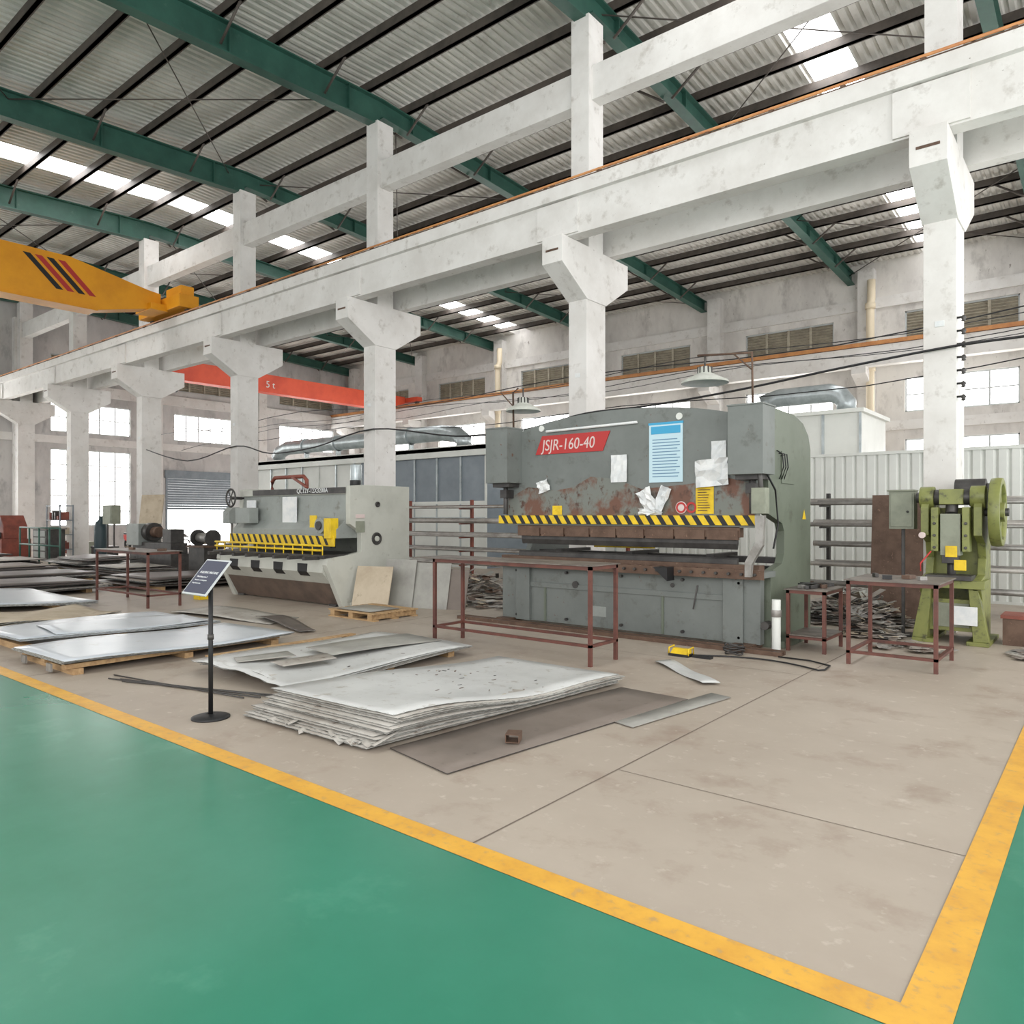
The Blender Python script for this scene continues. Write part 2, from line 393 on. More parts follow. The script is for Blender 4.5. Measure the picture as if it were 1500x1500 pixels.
pb.prism('x',-7.0,-3.6,[(8.77,1.0),(8.83,1.0),(8.83,1.06),(8.81,1.08),(8.80,1.05),(8.79,1.08),(8.77,1.06)],dsteel)
pb.prism('y',8.4,8.6,[(-4.55,.95),(-4.35,.95),(-4.35,.78)],black)
pb.box(-7.2,-3.4,9.55,9.7,.98,1.06,dsteel); pb.box(-6.2,-5.2,9.6,9.68,1.12,1.18,yel)
for a in(-6.5,-5.3,-4.1): pb.box(a-.05,a+.05,9.1,9.9,1.02,1.1,dsteel)
pb.box(-7.95,-2.95,8.42,8.5,0,.05,rust); pb.box(-7.95,-2.95,8.5,8.56,0,.012,rust); pb.box(-7.95,-2.95,8.56,8.6,0,.05,rust)
for a in(-7.2,-3.5): pb.box(a-.1,a+.15,8.6,9.4,0,.06,rust)
pb.box(-7.5,-7.2,9.0,10.5,0,.08,pgrey); pb.box(-3.4,-3.1,9.0,10.5,0,.08,pgreen)
for a,b_ in((-7.34,-6.93),(-3.56,-3.14)):
    pb.box(a,b_,8.4,8.78,2.08,2.88,pgrey); pb.box(a-.01,b_+.01,8.39,8.8,2.88,2.9,pgrey); pb.box(a+.05,b_-.05,8.5,8.75,2.02,2.08,dsteel)
    pb.cyl(((a+b_)/2,8.62,1.62),((a+b_)/2,8.62,2.02),.035,dsteel)
    pb.box((a+b_)/2-.06,(a+b_)/2+.06,8.56,8.74,1.86,1.98,dsteel)
for a in(-6.55,-4.35): pb.cyl((a,8.73,2.87),(a,8.75,2.87),.045,white,16)
pb.cyl((-6.45,8.72,2.82),(-4.95,8.72,2.84),.018,paper,10)
pb.box(-3.3,-3.14,8.46,8.6,1.62,1.92,boxg); pb.tube([(-3.2,8.5,1.92),(-3.22,8.5,2.15)],.03,dsteel)
pb.prism('y',8.46,8.53,[(-3.15,1.6),(-3.26,1.6),(-3.25,1.3),(-3.38,1.05),(-3.38,.88),(-3.31,.88),(-3.3,1.02),(-3.17,1.25)],steel)
pb.tube([(-3.18,8.62,2.1),(-3.14,8.8,1.9),(-3.16,8.95,1.5),(-3.2,8.9,1.2)],.012,black)
for i in range(3): pb.tube([(-3.25,9.15+i*.07,2.4-i*.03),(-3.19,9.18+i*.08,2.36),(-3.18,9.2+i*.08,2.2),(-3.24,9.22+i*.08,2.05)],.008,black)
pb.box(-3.252,-3.235,9.3,9.75,2.0,2.4,pgreen)
pb.cyl((-3.08,8.66,.0),(-3.08,8.66,.62),.05,white,16); pb.cyl((-3.08,8.66,.42),(-3.08,8.66,.5),.06,steel,16)
pb.cyl((-3.22,8.8,.3),(-3.22,8.66,.3),.05,dsteel,12)
pb.cyl((-5.95,8.75,.62),(-5.95,8.72,.62),.05,dsteel,14); pb.cyl((-4.45,8.755,.7),(-4.45,8.74,.7),.03,dsteel,10)
pb.box(-5.75,-5.45,8.745,8.752,.2,.34,shear2); pb.cyl((-4.1,8.74,.72),(-4.14,8.7,.42),.01,dsteel,8)
pb.prism('y',8.735,8.75,[(-6.66,2.49),(-5.5,2.49),(-5.38,2.76),(-6.54,2.76)],red)
pb.box(-4.78,-4.30,8.732,8.748,2.03,2.80,pposter); pb.box(-4.75,-4.33,8.728,8.735,2.66,2.76,blue)
pb.box(-4.79,-4.29,8.73,8.738,2.78,2.81,blue)
for i in range(13): pb.box(-4.73,-4.33-R(0,.1),8.729,8.733,2.10+i*.04,2.112+i*.04,ink)
def pap(xa,xb,za,zb_,m,cr=.03,n=5,rot=0):
    r=random.Random(int((xa+za)*1000)); cxm=(xa+xb)/2; czm=(za+zb_)/2
    vs=[];fs=[]
    for j in range(n+1):
        for i in range(n+1):
            a=(xb-xa)*(i/n-.5); b=(zb_-za)*(j/n-.5)
            vs.append((cxm+a*math.cos(rot)-b*math.sin(rot),8.735-r.uniform(0,cr),czm+a*math.sin(rot)+b*math.cos(rot)))
    for j in range(n):
        for i in range(n): a=j*(n+1)+i; fs.append((a,a+1,a+n+2,a+n+1))
    pb.add(vs,fs,m)
pap(-5.36,-5.11,2.05,2.42,paper,.02); pap(-4.12,-3.68,1.96,2.30,paper,.09,rot=.08); pap(-3.91,-3.72,2.28,2.52,paper,.02)
pap(-6.6,-6.4,1.94,2.11,paper,.05,rot=.3); pap(-4.88,-4.68,1.62,1.96,paper,.1,rot=.5); pap(-4.64,-4.5,1.66,1.98,paper,.08,rot=-.4); pap(-4.92,-4.58,1.61,1.69,paper,.08)
pap(-4.12,-3.88,1.62,1.98,yel,.005); pap(-6.35,-6.18,1.61,1.74,yel,.005)
for i in range(9): pb.box(-4.09,-3.92-R(0,.05),8.718,8.722,1.66+i*.032,1.668+i*.032,rust)
pb.lathe((-4.32,8.733,1.70),(0,-1,0),[(0,0.003),(.07,.003),(.08,0)],lgrey,20); pb.lathe((-4.32,8.73,1.70),(0,-1,0),[(.045,.003),(.07,.004)],red,20)
pb.lathe((-4.18,8.733,1.70),(0,-1,0),[(.045,.003),(.07,.004)],red,20)
pb.add([(-3.246,10.1,1.55),(-3.246,10.25,1.55),(-3.246,10.175,1.68)],[(0,1,2)],yel)
for a in(-7.0,-6.1,-5.2,-4.3,-3.55):
    for z in(.12,.78): pb.cyl((a,8.7,z),(a,8.755,z),.02,dsteel,8)
pb.box(-6.5,-6.47,8.73,8.752,.06,.55,pgreen); pb.box(-4.6,-4.57,8.73,8.752,.06,.55,pgreen)
def lamp(L,c,r):
    L.lathe(c,(0,0,1),[(r,0),(r*.97,.03),(r*.55,.09),(r*.3,.13),(r*.28,.2),(r*.12,.22),(.0,.22)],lampm,30)
    L.lathe(c,(0,0,1),[(r*.98,0.002),(r*.5,.075),(0,.09)],paper,30)
    for i in range(10):
        a=i*.628; L.box(c[0]+r*.29*math.cos(a)-.008,c[0]+r*.29*math.cos(a)+.008,c[1]+r*.29*math.sin(a)-.008,c[1]+r*.29*math.sin(a)+.008,c[2]+.12,c[2]+.21,dsteel)
ob=pb.fin(.006)
text(ob,'model_plate_text','JSJR-160-40',(-6.54,8.733,2.545),.225,lgrey,shear=.15,sx=.86)
for (c0,r,px) in(((-4.12,9.0,3.3),.30,-3.5),((-7.1,9.0,3.2),.27,-7.3)):
    L=MB('pendant_lamp'); lamp(L,c0,r); L.tube([(c0[0],9.0,c0[2]+.2),(c0[0],9.0,c0[2]+.36)],.012,dsteel)
    L.tube([(c0[0]-.1,9.0,c0[2]+.37),(px,9.0,c0[2]+.31),(px+.01,9.0,2.9)],.016,rust); L.tube([(px,9.0,c0[2]+.1),(px-.25,9.0,c0[2]+.34)],.01,rust)
    L.fin()

# ---------- shear
s=MB('guillotine_shear'); xa,xb=-13.95,-10.4
pr=[(8.15,0),(9.7,0),(9.7,2.14),(8.55,2.14),(8.3,2.12),(8.3,1.45),(8.55,1.3),(8.55,.95),(8.2,.9),(7.82,.86),(7.8,.75)]
s.prism('x',xb-.12,xb,pr,shear); s.prism('x',xa,xa+.12,pr,shear)
s.box(xb-.005,xb+.02,8.3,9.7,0,.08,shear)
s.prism('x',xa+.12,xb-.12,[(7.82,.86),(7.8,.62),(7.98,.42),(8.05,.42),(8.05,.86)],shear)
s.prism('x',xa+.12,xb-.12,[(7.98,.42),(8.2,.02),(8.3,.02),(8.3,.42)],sbrown)
for i in range(4):
    a=xa+.5+i*.74; s.prism('x',a,a+.28,[(7.795,.76),(7.795,.62),(7.86,.54),(7.92,.54),(7.9,.76)],black)
s.box(xa-.1,xb-.05,7.78,8.9,.86,.92,dsteel)
for i in range(8): s.box(xa+.2+i*.44,xa+.26+i*.44,7.5,7.85,.84,.9,dsteel)
s.prism('x',xa+.12,xb-.12,[(8.35,2.1),(8.6,2.1),(8.7,1.2),(8.1,1.2),(8.1,1.35),(8.28,1.5)],shear2)
s.box(xa+.1,xb-.1,8.3,8.36,1.98,2.1,shear); s.box(xa+.5,xb-.12,8.29,8.30,1.99,2.1,dsteel)
s.box(xa+.12,xb-.12,9.3,9.6,.8,2.0,shear2)
s.box(xa+.1,xb-.1,8.02,8.06,1.06,1.24,yel)
x=xa+.14
while x<xb-.25: s.add([(x,8.017,1.24),(x+.08,8.017,1.24),(x+.18,8.017,1.08),(x+.1,8.017,1.08)],[(0,1,2,3)],black); x+=.2
for z in(1.0,1.08): s.tube([(xa-.05,7.8,z),(xb-.15,7.8,z)],.02,yel)
for i in range(13): a=xa+.02+i*.285; s.tube([(a,7.8,.9),(a,7.8,1.08)],.012,yel,6)
for i in range(8): a=xa+.4+i*.4; s.cyl((a,8.2,1.2),(a,8.2,1.02),.05,dsteel,12); 
s.cyl((xb-.45,8.2,1.42),(xb-.45,7.98,1.42),.14,shear2,20); s.cyl((xb-.45,7.98,1.42),(xb-.45,7.95,1.42),.08,dsteel,20)
s.box(xb-.32,xb-.13,7.98,8.15,1.2,1.55,yel)
s.lathe((xa+.1,8.05,1.95),(0,-1,0),[(.17,-.02),(.2,0),(.17,.02),(.15,0),(.17,-.02)],dsteel,24)
for a in(0,1.05,2.1): s.tube([(xa+.1-.17*math.cos(a),8.05,1.95-.17*math.sin(a)),(xa+.1+.17*math.cos(a),8.05,1.95+.17*math.sin(a))],.012,dsteel,6)
s.cyl((xa+.1,8.05,1.95),(xa+.1,8.4,1.95),.03,dsteel)
for (y,z,r) in((8.9,1.18,.11),(8.92,1.8,.05)): s.lathe((xb+.001,y,z),(1,0,0),[(0,.004),(r*.6,.004),(r*.65,.02),(r,.02),(r*1.05,0)],dsteel,20)
s.lathe((xb+.002,8.9,1.18),(1,0,0),[(0,.022),(.05,.022),(.05,0)],shear,20)
s.box(xb,xb+.012,8.42,8.62,1.55,1.62,lgrey); s.box(xb,xb+.012,8.42,8.62,1.3,1.5,boxg)
s.box(xa+.35,xa+.85,8.0,8.2,1.45,1.75,shear2); s.box(xa+1.6,xa+2.05,8.24,8.26,1.3,1.95,paper); s.box(xa+.4,xa+.7,8.22,8.25,1.5,1.9,paper); s.box(xa+2.6,xa+2.8,8.14,8.16,1.35,1.6,yel)
s.tube([(-13.7,8.9,2.14),(-13.7,8.9,2.3),(-13.6,8.9,2.38),(-12.6,8.9,2.38),(-12.5,8.9,2.3),(-12.5,8.9,2.14)],.04,redm)
s.tube([(-13.0,8.9,2.38),(-12.2,8.7,2.14)],.03,redm)
s.cyl((-11.1,9.0,2.14),(-11.1,9.0,2.55),.11,duct,18); s.cyl((-10.75,8.7,2.14),(-10.75,8.7,2.24),.1,black,18)
for a in(xa+.3,xb-.3): s.box(a-.1,a+.1,8.15,9.5,0,.04,dsteel)
ob=s.fin(.006)
text(ob,'model_plate_text','QC12Y-12X3200A',(-11.95,8.285,2.015),.12,paper)
g=MB('foot_switch'); g.box(-13.7,-13.45,7.2,7.4,0,.06,yel); g.box(-13.68,-13.47,7.18,7.2,.0,.1,yel); g.fin(.005)

# ---------- tables
def table(x0,x1,y0,y1,h,low,top,items=0,shelf=False,over=.02):
    t=MB('work_table'); r=.019
    for a in(x0+r,x1-r):
        for b_ in(y0+r,y1-r): t.box(a-r,a+r,b_-r,b_+r,0,h,tframe)
        t.box(a-r,a+r,y0,y1,h-.04,h,tframe); t.box(a-r,a+r,y0,y1,low,low+.03,tframe)
    for b_ in(y0+r,y1-r): t.box(x0,x1,b_-r,b_+r,h-.04,h,tframe); t.box(x0,x1,b_-r,b_+r,low,low+.03,tframe)
    t.box(x0-over,x1+.02,y0-.02,y1+.02,h,h+.012,top)
    if shelf: t.box(x0,x1,y0,y1,low+.035,low+.045,top)
    for i in range(items):
        cx_=R(x0+.1,x1-.1);cy=R(y0+.1,y1-.1); t.obox((cx_,cy,h+.035),(R(.06,.25),R(.03,.1),.04),(0,0,R(0,3)),random.choice([dsteel,steel,black,rust]))
    return t.fin()
table(-6.65,-4.3,6.6,7.15,1.06,.2,ttop,over=.3)
table(-2.27,-1.4,8.5,9.45,.9,.12,ttop,4)
table(-3.05,-2.6,8.9,9.6,.72,.15,ttop,14,True)
table(-15.0,-12.9,5.95,6.55,.96,.2,ttop,3)

# ---------- sign stand
g=MB('sign_stand'); bx,by=-5.56,3.06
g.lathe((bx,by,0),(0,0,1),[(0,.03),(.03,.035),(.12,.02),(.145,.012),(.145,0),(0,0)],black,36)
g.cyl((bx,by,.02),(bx,by,1.06),.018,black,16); g.cyl((bx,by,.62),(bx,by,.66),.024,dsteel,16)
M=Matrix.Translation((bx-.07,by+.0,1.11))@Euler((math.radians(50),0,0)).to_matrix().to_4x4()
g.box(-.18,.18,-.17,.17,-.012,.0,wframe,M); g.box(-.165,.165,-.155,.155,.0,.003,navy,M)
ob=g.fin()
M2=M@Matrix.Translation((-.13,.03,.004)); text(ob,'sign_title','FOLDING MACHINE',M2.to_translation(),.03,paper,rot=(math.radians(50),0,0),ext=.001)
for i,(tx,sz) in enumerate((('Workshop area 2',.022),('Wear gloves and safety glasses',.015),('Keep the floor clear',.015))):
    M2=M@Matrix.Translation((-.13,-.01-i*.03,.004)); text(ob,'sign_line_%d'%(i+1),tx,M2.to_translation(),sz,paper,rot=(math.radians(50),0,0),ext=.001)

# ---------- sheet stacks
def quadfn(P,zf):
    (a,b_,c_,d_)=P
    def fn(u,v):
        x=(a[0]*(1-u)+b_[0]*u)*(1-v)+(d_[0]*(1-u)+c_[0]*u)*v; y=(a[1]*(1-u)+b_[1]*u)*(1-v)+(d_[1]*(1-u)+c_[1]*u)*v
        return (x,y,zf(u,v))
    return fn
def litter(st,fn,n,seed,mx=.06):
    r=random.Random(seed)
    for i in range(n):
        p=fn(.1+.8*r.random(),.3+.5*r.betavariate(2,2)); st.obox((p[0],p[1],p[2]+.002),(r.uniform(.008,mx),r.uniform(.005,.018),.002),(0,r.uniform(-.1,.1),r.uniform(0,6)),r.choice([dsteel,rust,sheetk,sheetg,cardb]))
st=MB('steel_sheet_stack'); rr=random.Random(3)
n=17
for i in range(n):
    ox=rr.uniform(-.06,.06)-(n-i)*.004; oy=-(n-i)*.015+rr.uniform(-.04,.03)
    P=[(-5.3+ox,3.5+oy),(-3.88+ox,3.55+oy),(-3.62+ox,6.1+oy*.2),(-5.2+ox,6.2+oy*.2)]
    ph=rr.uniform(-.3,.3); am=rr.uniform(.8,1.1)
    def zf(u,v,i=i,ph=ph,am=am): 
        g_=.0115*(1-.62*v)
        return .015+i*g_+ .022*am*math.sin(5.6*v+.9*u+.2)*(i/n)*(.3+v)+ (.02*math.sin(9*v+ph)*(u>.85)*(i/n))
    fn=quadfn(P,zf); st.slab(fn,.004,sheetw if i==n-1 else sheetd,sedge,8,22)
litter(st,fn,30,4)
for i in range(9):
    a=-5.2+i*.15; st.slab(quadfn([(a,3.28+R(-.05,.05)),(a+.14,3.26+R(-.05,.05)),(a+.15,3.5),(a,3.5)],lambda u,v,i=i:.02+.012*(i%3)+.05*v+.015*math.sin(7*u+i)),.003,sheetd,sedge,4,4)
st.fin()
st=MB('steel_sheet_stack'); rr=random.Random(5)
for i in range(6):
    o1=rr.uniform(-.08,.08);o2=rr.uniform(-.08,.08)
    P=[(-7.3+o1,3.85+o2),(-5.78+o1,3.9+o2),(-5.76+o1,6.25+o2),(-7.42+o1,6.35+o2)]
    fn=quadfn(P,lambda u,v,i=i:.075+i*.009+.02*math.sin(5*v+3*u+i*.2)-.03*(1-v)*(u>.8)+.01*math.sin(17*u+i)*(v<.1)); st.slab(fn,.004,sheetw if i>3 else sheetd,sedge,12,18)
litter(st,fn,15,9)
st.slab(quadfn([(-6.9,4.9),(-6.3,4.8),(-6.1,6.2),(-6.8,6.3)],lambda u,v:.155+.01*math.sin(4*v)),.004,sheetg,sheetg,3,5)
st.slab(quadfn([(-6.5,4.2),(-6.2,4.15),(-6.1,4.7),(-6.4,4.8)],lambda u,v:.155+.01*v),.004,sheetd,sheetd,3,5)
st.slab(quadfn([(-7.0,4.1),(-6.75,4.0),(-6.5,4.5),(-6.8,4.6)],lambda u,v:.15+.02*v),.004,sheetg,sheetd,3,5)
for y in(4.3,5.2,6.1): st.box(-7.75,-5.85,y-.05,y+.05,0,.055,wood)
st.box(-7.75,-7.65,4.2,6.2,.055,.07,wood)
st.fin()
st=MB('coated_sheet_stack'); 
for i in range(4):
    o1=R(-.05,.05)
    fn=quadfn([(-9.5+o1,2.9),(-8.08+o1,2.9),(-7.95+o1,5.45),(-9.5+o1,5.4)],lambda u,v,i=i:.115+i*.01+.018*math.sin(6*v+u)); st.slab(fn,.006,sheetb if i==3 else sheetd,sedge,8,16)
for x in(-9.3,-8.75,-8.2): st.box(x-.05,x+.05,2.95,5.4,.06,.105,wood)
for y in(3.05,4.2,5.3): st.box(-9.45,-8.1,y-.05,y+.05,0,.06,wood)
for x in (-9.1,-8.4): st.box(x-.06,x+.06,2.88,2.9,.02,.1,steel)
st.fin()
st=MB('coated_sheet_stack')
for i in range(3):
    o1=R(-.08,.08)
    st.slab(quadfn([(-11.4+o1,3.0),(-9.95+o1,3.1),(-9.95+o1,5.6),(-11.5+o1,5.4)],lambda u,v,i=i:.11+i*.01+.03*math.sin(3*v+2*u)),.006,sheetb,sedge,8,16)
st.slab(quadfn([(-10.9,3.6),(-9.95,3.5),(-9.9,5.5),(-10.8,5.5)],lambda u,v:.15+.03*math.sin(3*v+2*u+.8)),.005,sheetb,sedge,8,12)
for y in(3.2,4.3,5.4): st.box(-11.3,-10.0,y-.06,y+.06,0,.075,wood)
st.fin()
st=MB('cardboard_sheet_stack')
for i in range(3):
    st.slab(quadfn([(-13.2,3.0+.1*i),(-11.8,3.0),(-11.9,5.1),(-13.4,5.0)],lambda u,v,i=i:.06+i*.012+.05*math.sin(4*v+3*u+i*.3)**2),.006,cardb,sedge,8,16)
st.fin()
g=MB('floor_plate'); g.slab(quadfn([(-12.0,5.9),(-9.6,6.2),(-9.9,6.9),(-12.2,6.8)],lambda u,v:.03+.02*math.sin(5*u)),.004,sheetd,sedge,8,5); g.fin()
g=MB('floor_plate'); g.slab(quadfn([(-10.3,6.4),(-8.6,6.0),(-8.5,6.2),(-10.1,6.75)],lambda u,v:.05+.02*math.sin(5*u)),.004,darks,sedge,8,5); g.fin()
st=MB('coated_sheet_stack')
for i in range(4):
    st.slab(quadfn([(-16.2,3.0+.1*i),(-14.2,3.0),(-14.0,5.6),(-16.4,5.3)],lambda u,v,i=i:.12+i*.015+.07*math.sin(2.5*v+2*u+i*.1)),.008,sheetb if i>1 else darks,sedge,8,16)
for y in(3.3,5.0): st.box(-16.1,-14.2,y-.06,y+.06,0,.09,wood)
st.fin()
rr=random.Random(11)
for (x_,y_,w_,l_,h_) in((-18.6,3.3,2.0,3.4,.22),(-21.2,3.4,2.1,4.3,.22),(-24.2,3.6,2.3,4.3,.26),(-27.3,4,2.3,4.3,.3),(-18.0,7.3,2.3,2.5,.24),(-20.8,8.1,1.9,1.4,.3),(-30.6,4.5,2.4,4.0,.35),(-24.3,8.4,2.4,1.3,.4)):
    st=MB('dark_plate_stack'); z=.09; 
    for b_ in range(3): st.box(x_,x_+w_,y_+.2+b_*(l_-.5)/2,y_+.32+b_*(l_-.5)/2,0,.085,wood)
    while z<h_:
        o1=rr.uniform(-.22,.22);o2=rr.uniform(-.25,.25);o3=rr.uniform(-.3,.3); fz=rr.uniform(.005,.02)
        st.slab(quadfn([(x_+o1,y_+o2),(x_+w_+o1,y_+o2),(x_+w_+o1+o3,y_+l_+o2),(x_+o1+o3,y_+l_+o2)],lambda u,v,z=z,fz=fz:z+.01+fz*math.sin(4*v+z*30)),.012,rr.choice([darks,darks,darks,sheetd,sheetk]),sedge if rr.random()<.4 else dsteel,3,8); z+=rr.uniform(.02,.035)
    st.fin()
g=MB('floor_plate'); g.slab(quadfn([(-3.86,3.42),(-3.2,3.3),(-2.88,5.95),(-3.56,5.98)],lambda u,v:.012+.01*math.sin(3*v)**2*(1-u)),.005,sheetk,dsteel,4,10); g.fin()
g=MB('floor_plate'); g.slab(quadfn([(-3.02,4.95),(-2.82,4.9),(-2.62,6.25),(-2.82,6.3)],lambda u,v:.012),.004,sheetg,steel,2,4); g.fin()
g=MB('sheet_offcut'); g.slab(quadfn([(-3.9,7.25),(-3.02,6.55),(-2.9,6.68),(-3.78,7.42)],lambda u,v:.02+.01*math.sin(8*u+v)),.003,sheetw,sedge,10,3); g.fin()
g=MB('steel_tube_offcut'); M=Matrix.Translation((-3.28,4.05,.022))@Euler((0,0,.5)).to_matrix().to_4x4()
for (a,b_,c_,d_) in((-.05,.05,0,.006),(-.05,.05,.054,.06),(-.05,-.044,.006,.054),(.044,.05,.006,.054)): g.box(a,b_,-.06,.06,c_,d_,rust,M)
g.fin()
g=MB('steel_rods'); 
for i in range(4): g.tube([(-7.75+i*.12,3.2+R(-.1,.1),.012),(-5.9+i*.1,3.55+i*.1,.012)],.007,dsteel,6)
g.fin()

# ---------- pallet with sheets, leaning panels
g=MB('wooden_pallet'); 
for i in range(6): g.box(-9.75,-8.65,7.35+i*.16,7.46+i*.16,.1,.12,wood)
for x in(-9.7,-9.25,-8.8): g.box(x,x+.1,7.35,8.26,.02,.1,wood)
for i in range(3): g.box(-9.75,-8.65,7.35+i*.4,7.45+i*.4,0,.02,wood)
g.slab(quadfn([(-9.6,7.4),(-8.8,7.4),(-8.8,8.0),(-9.6,8.0)],lambda u,v:.135),.006,sheetg,steel,2,2)
g.fin()
g=MB('leaning_sheet_panels')
for (x_,y_,w_,h_,m_,ti) in((-10.25,8.2,.7,.75,cardb,.3),(-10.0,8.65,.6,.85,sheetg,.25),(-9.55,8.85,.75,.8,sheetg,.28),(-9.2,9.0,.7,.7,sheetk,.3)):
    M=Matrix.Translation((x_,y_,0))@Euler((-ti,0,.35)).to_matrix().to_4x4(); g.box(0,w_,0,.012,.0,h_,m_,M)
g.fin()

# ---------- foot pedal + cable
g=MB('foot_pedal'); g.box(-3.98,-3.74,7.72,7.86,0,.03,black); g.prism('x',-3.96,-3.76,[(7.73,.03),(7.86,.03),(7.86,.08),(7.8,.08)],yel); 
for a in(-3.98,-3.74): g.tube([(a,7.73,.02),(a,7.74,.09),(a,7.86,.1),(a,7.87,.02)],.009,yel)
g.box(-3.72,-3.5,7.78,7.86,0,.025,black); g.fin()
g=MB('floor_cable'); g.tube([(-3.74+math.sin(t*2.2)*.02+1.35*t,7.85+.25*math.sin(t*3)-.0*t,.015) for t in [i/24 for i in range(25)]]+[(-2.33,7.95,.015),(-2.35,8.2,.015),(-2.6,8.35,.015),(-2.95,8.36,.015)],.009,black,8); g.fin()
g=MB('cable_heap')
for i in range(4): g.tube([(-3.42+.1*math.cos(t/3+i),8.25+.07*math.sin(t/3+i*2),.02+.03*i+.01*math.sin(t)) for t in range(20)],.01,dsteel,6)
g.fin()

# ---------- punch press
g=MB('mechanical_punch_press'); X=-1.62
sp=[(10.75,0),(11.5,0),(11.5,.75),(11.45,1.75),(11.2,1.95),(10.85,1.9),(10.7,1.7),(10.7,1.35),(11.0,1.25),(11.08,1.05),(11.0,.85),(10.62,.8),(10.62,.68),(10.75,.55)]
for s_ in(-1,1):
    g.prism('x',X+s_*.29-.045,X+s_*.29+.045,sp,punchm)
    g.box(X+s_*.3-.12,X+s_*.3+.12,10.6,11.55,0,.05,punchm)
    g.prism('y',10.62,10.75,[(X+s_*.25,.05),(X+s_*.42,.05),(X+s_*.3,.7),(X+s_*.2,.7)],punchm)
    g.cyl((X+s_*.2,10.85,1.83),(X+s_*.36,10.85,1.83),.14,punchm,20)
g.box(X-.38,X+.38,10.55,11.1,.7,.8,punchm); g.box(X-.25,X+.25,10.5,10.85,.8,.86,dsteel)
g.box(X-.25,X+.25,11.2,11.48,.1,1.7,punchm); g.box(X-.25,X+.25,10.74,10.8,.15,.55,punchm); g.box(X-.2,X+.2,10.72,10.74,.2,.5,boxg)
g.box(X-.11,X+.11,10.66,10.86,1.1,1.62,boxg); g.box(X-.21,X-.13,10.64,10.84,1.15,1.7,punchm); g.box(X+.13,X+.21,10.64,10.84,1.15,1.7,punchm)
for z in(1.2,1.35,1.5):
    for s_ in(-1,1): g.cyl((X+s_*.17,10.62,z),(X+s_*.17,10.65,z),.018,dsteel,8)
g.box(X-.09,X+.09,10.64,10.8,1.0,1.1,dsteel); g.cyl((X,10.76,.86),(X,10.76,1.0),.05,dsteel,14)
g.cyl((X-.22,10.85,1.83),(X+.22,10.85,1.83),.1,dsteel,20); g.cyl((X,10.75,1.62),(X,10.85,1.85),.07,dsteel,16); g.box(X-.13,X+.13,10.7,10.98,1.74,1.93,punchm)
g.cyl((X-.41,10.85,1.83),(X-.33,10.85,1.83),.07,dsteel,18)
g.tube([(X-.2,10.6,1.15),(X-.3,10.5,1.0),(X-.3,10.5,.9)],.01,red); g.cyl((X-.3,10.62,1.35),(X-.3,10.58,1.35),.04,lgrey,14)
g.box(X-.05,X+.08,10.63,10.64,1.08,1.22,yel); g.box(X+.05,X+.18,10.60,10.62,.92,1.05,yel); g.box(X+.05,X+.3,10.58,10.60,.25,.48,paper)
fx=X+.47; g.cyl((X+.3,10.95,1.64),(fx+.12,10.95,1.64),.05,dsteel,16)
g.lathe((fx,10.95,1.64),(1,0,0),[(.33,-.06),(.42,-.06),(.43,0),(.42,.06),(.35,.06),(.33,.02),(.33,-.06)],punchm,40)
g.lathe((fx,10.95,1.64),(1,0,0),[(.12,-.06),(.12,.08),(0,.08)],punchm,24)
g.lathe((fx,10.95,1.64),(1,0,0),[(.1,-.015),(.34,-.015),(.34,.015),(.1,.015)],punchm,32)
for i in range(5):
    a=i*1.2566; g.obox((fx,10.95+.22*math.cos(a),1.64+.22*math.sin(a)),(.06,.25,.06),(a,0,0),punchm)
g.cyl((X-.05,11.4,1.95),(X+.3,11.4,1.95),.13,dsteel,18); g.cyl((X+.3,11.4,1.95),(X+.42,11.4,1.95),.07,dsteel,18); g.box(X-.1,X+.3,11.25,11.5,1.75,1.84,punchm)
g.fin(.006)
g=MB('control_cabinet'); g.box(-2.37,-2.07,10.9,11.12,1.42,1.92,boxg); g.box(-2.35,-2.09,10.885,10.9,1.45,1.89,boxg); g.box(-2.39,-2.06,10.88,11.14,1.92,1.94,boxg)
g.box(-2.24,-2.20,11.0,11.04,0,1.42,dsteel); g.box(-2.37,-2.08,10.9,11.15,0,.03,dsteel); g.cyl((-2.14,10.885,1.65),(-2.14,10.86,1.65),.015,black,8); g.fin(.004)
g=MB('rusty_leaning_plate'); M=Matrix.Translation((-3.05,12.75,0))@Euler((-.15,0,.1)).to_matrix().to_4x4(); g.box(0,.8,0,.02,0,1.95,rust,M); g.fin()
g=MB('rusty_bin'); 
for a in((-1.1,-.65,10.95,10.97),(-1.1,-.65,11.38,11.4),(-1.1,-1.08,10.97,11.38),(-.67,-.65,10.97,11.38)): g.box(*a,.0,.36,rust)
g.box(-1.08,-.67,10.97,11.38,0,.02,rust); g.box(-1.12,-.63,10.93,11.42,.33,.37,redm); g.fin()

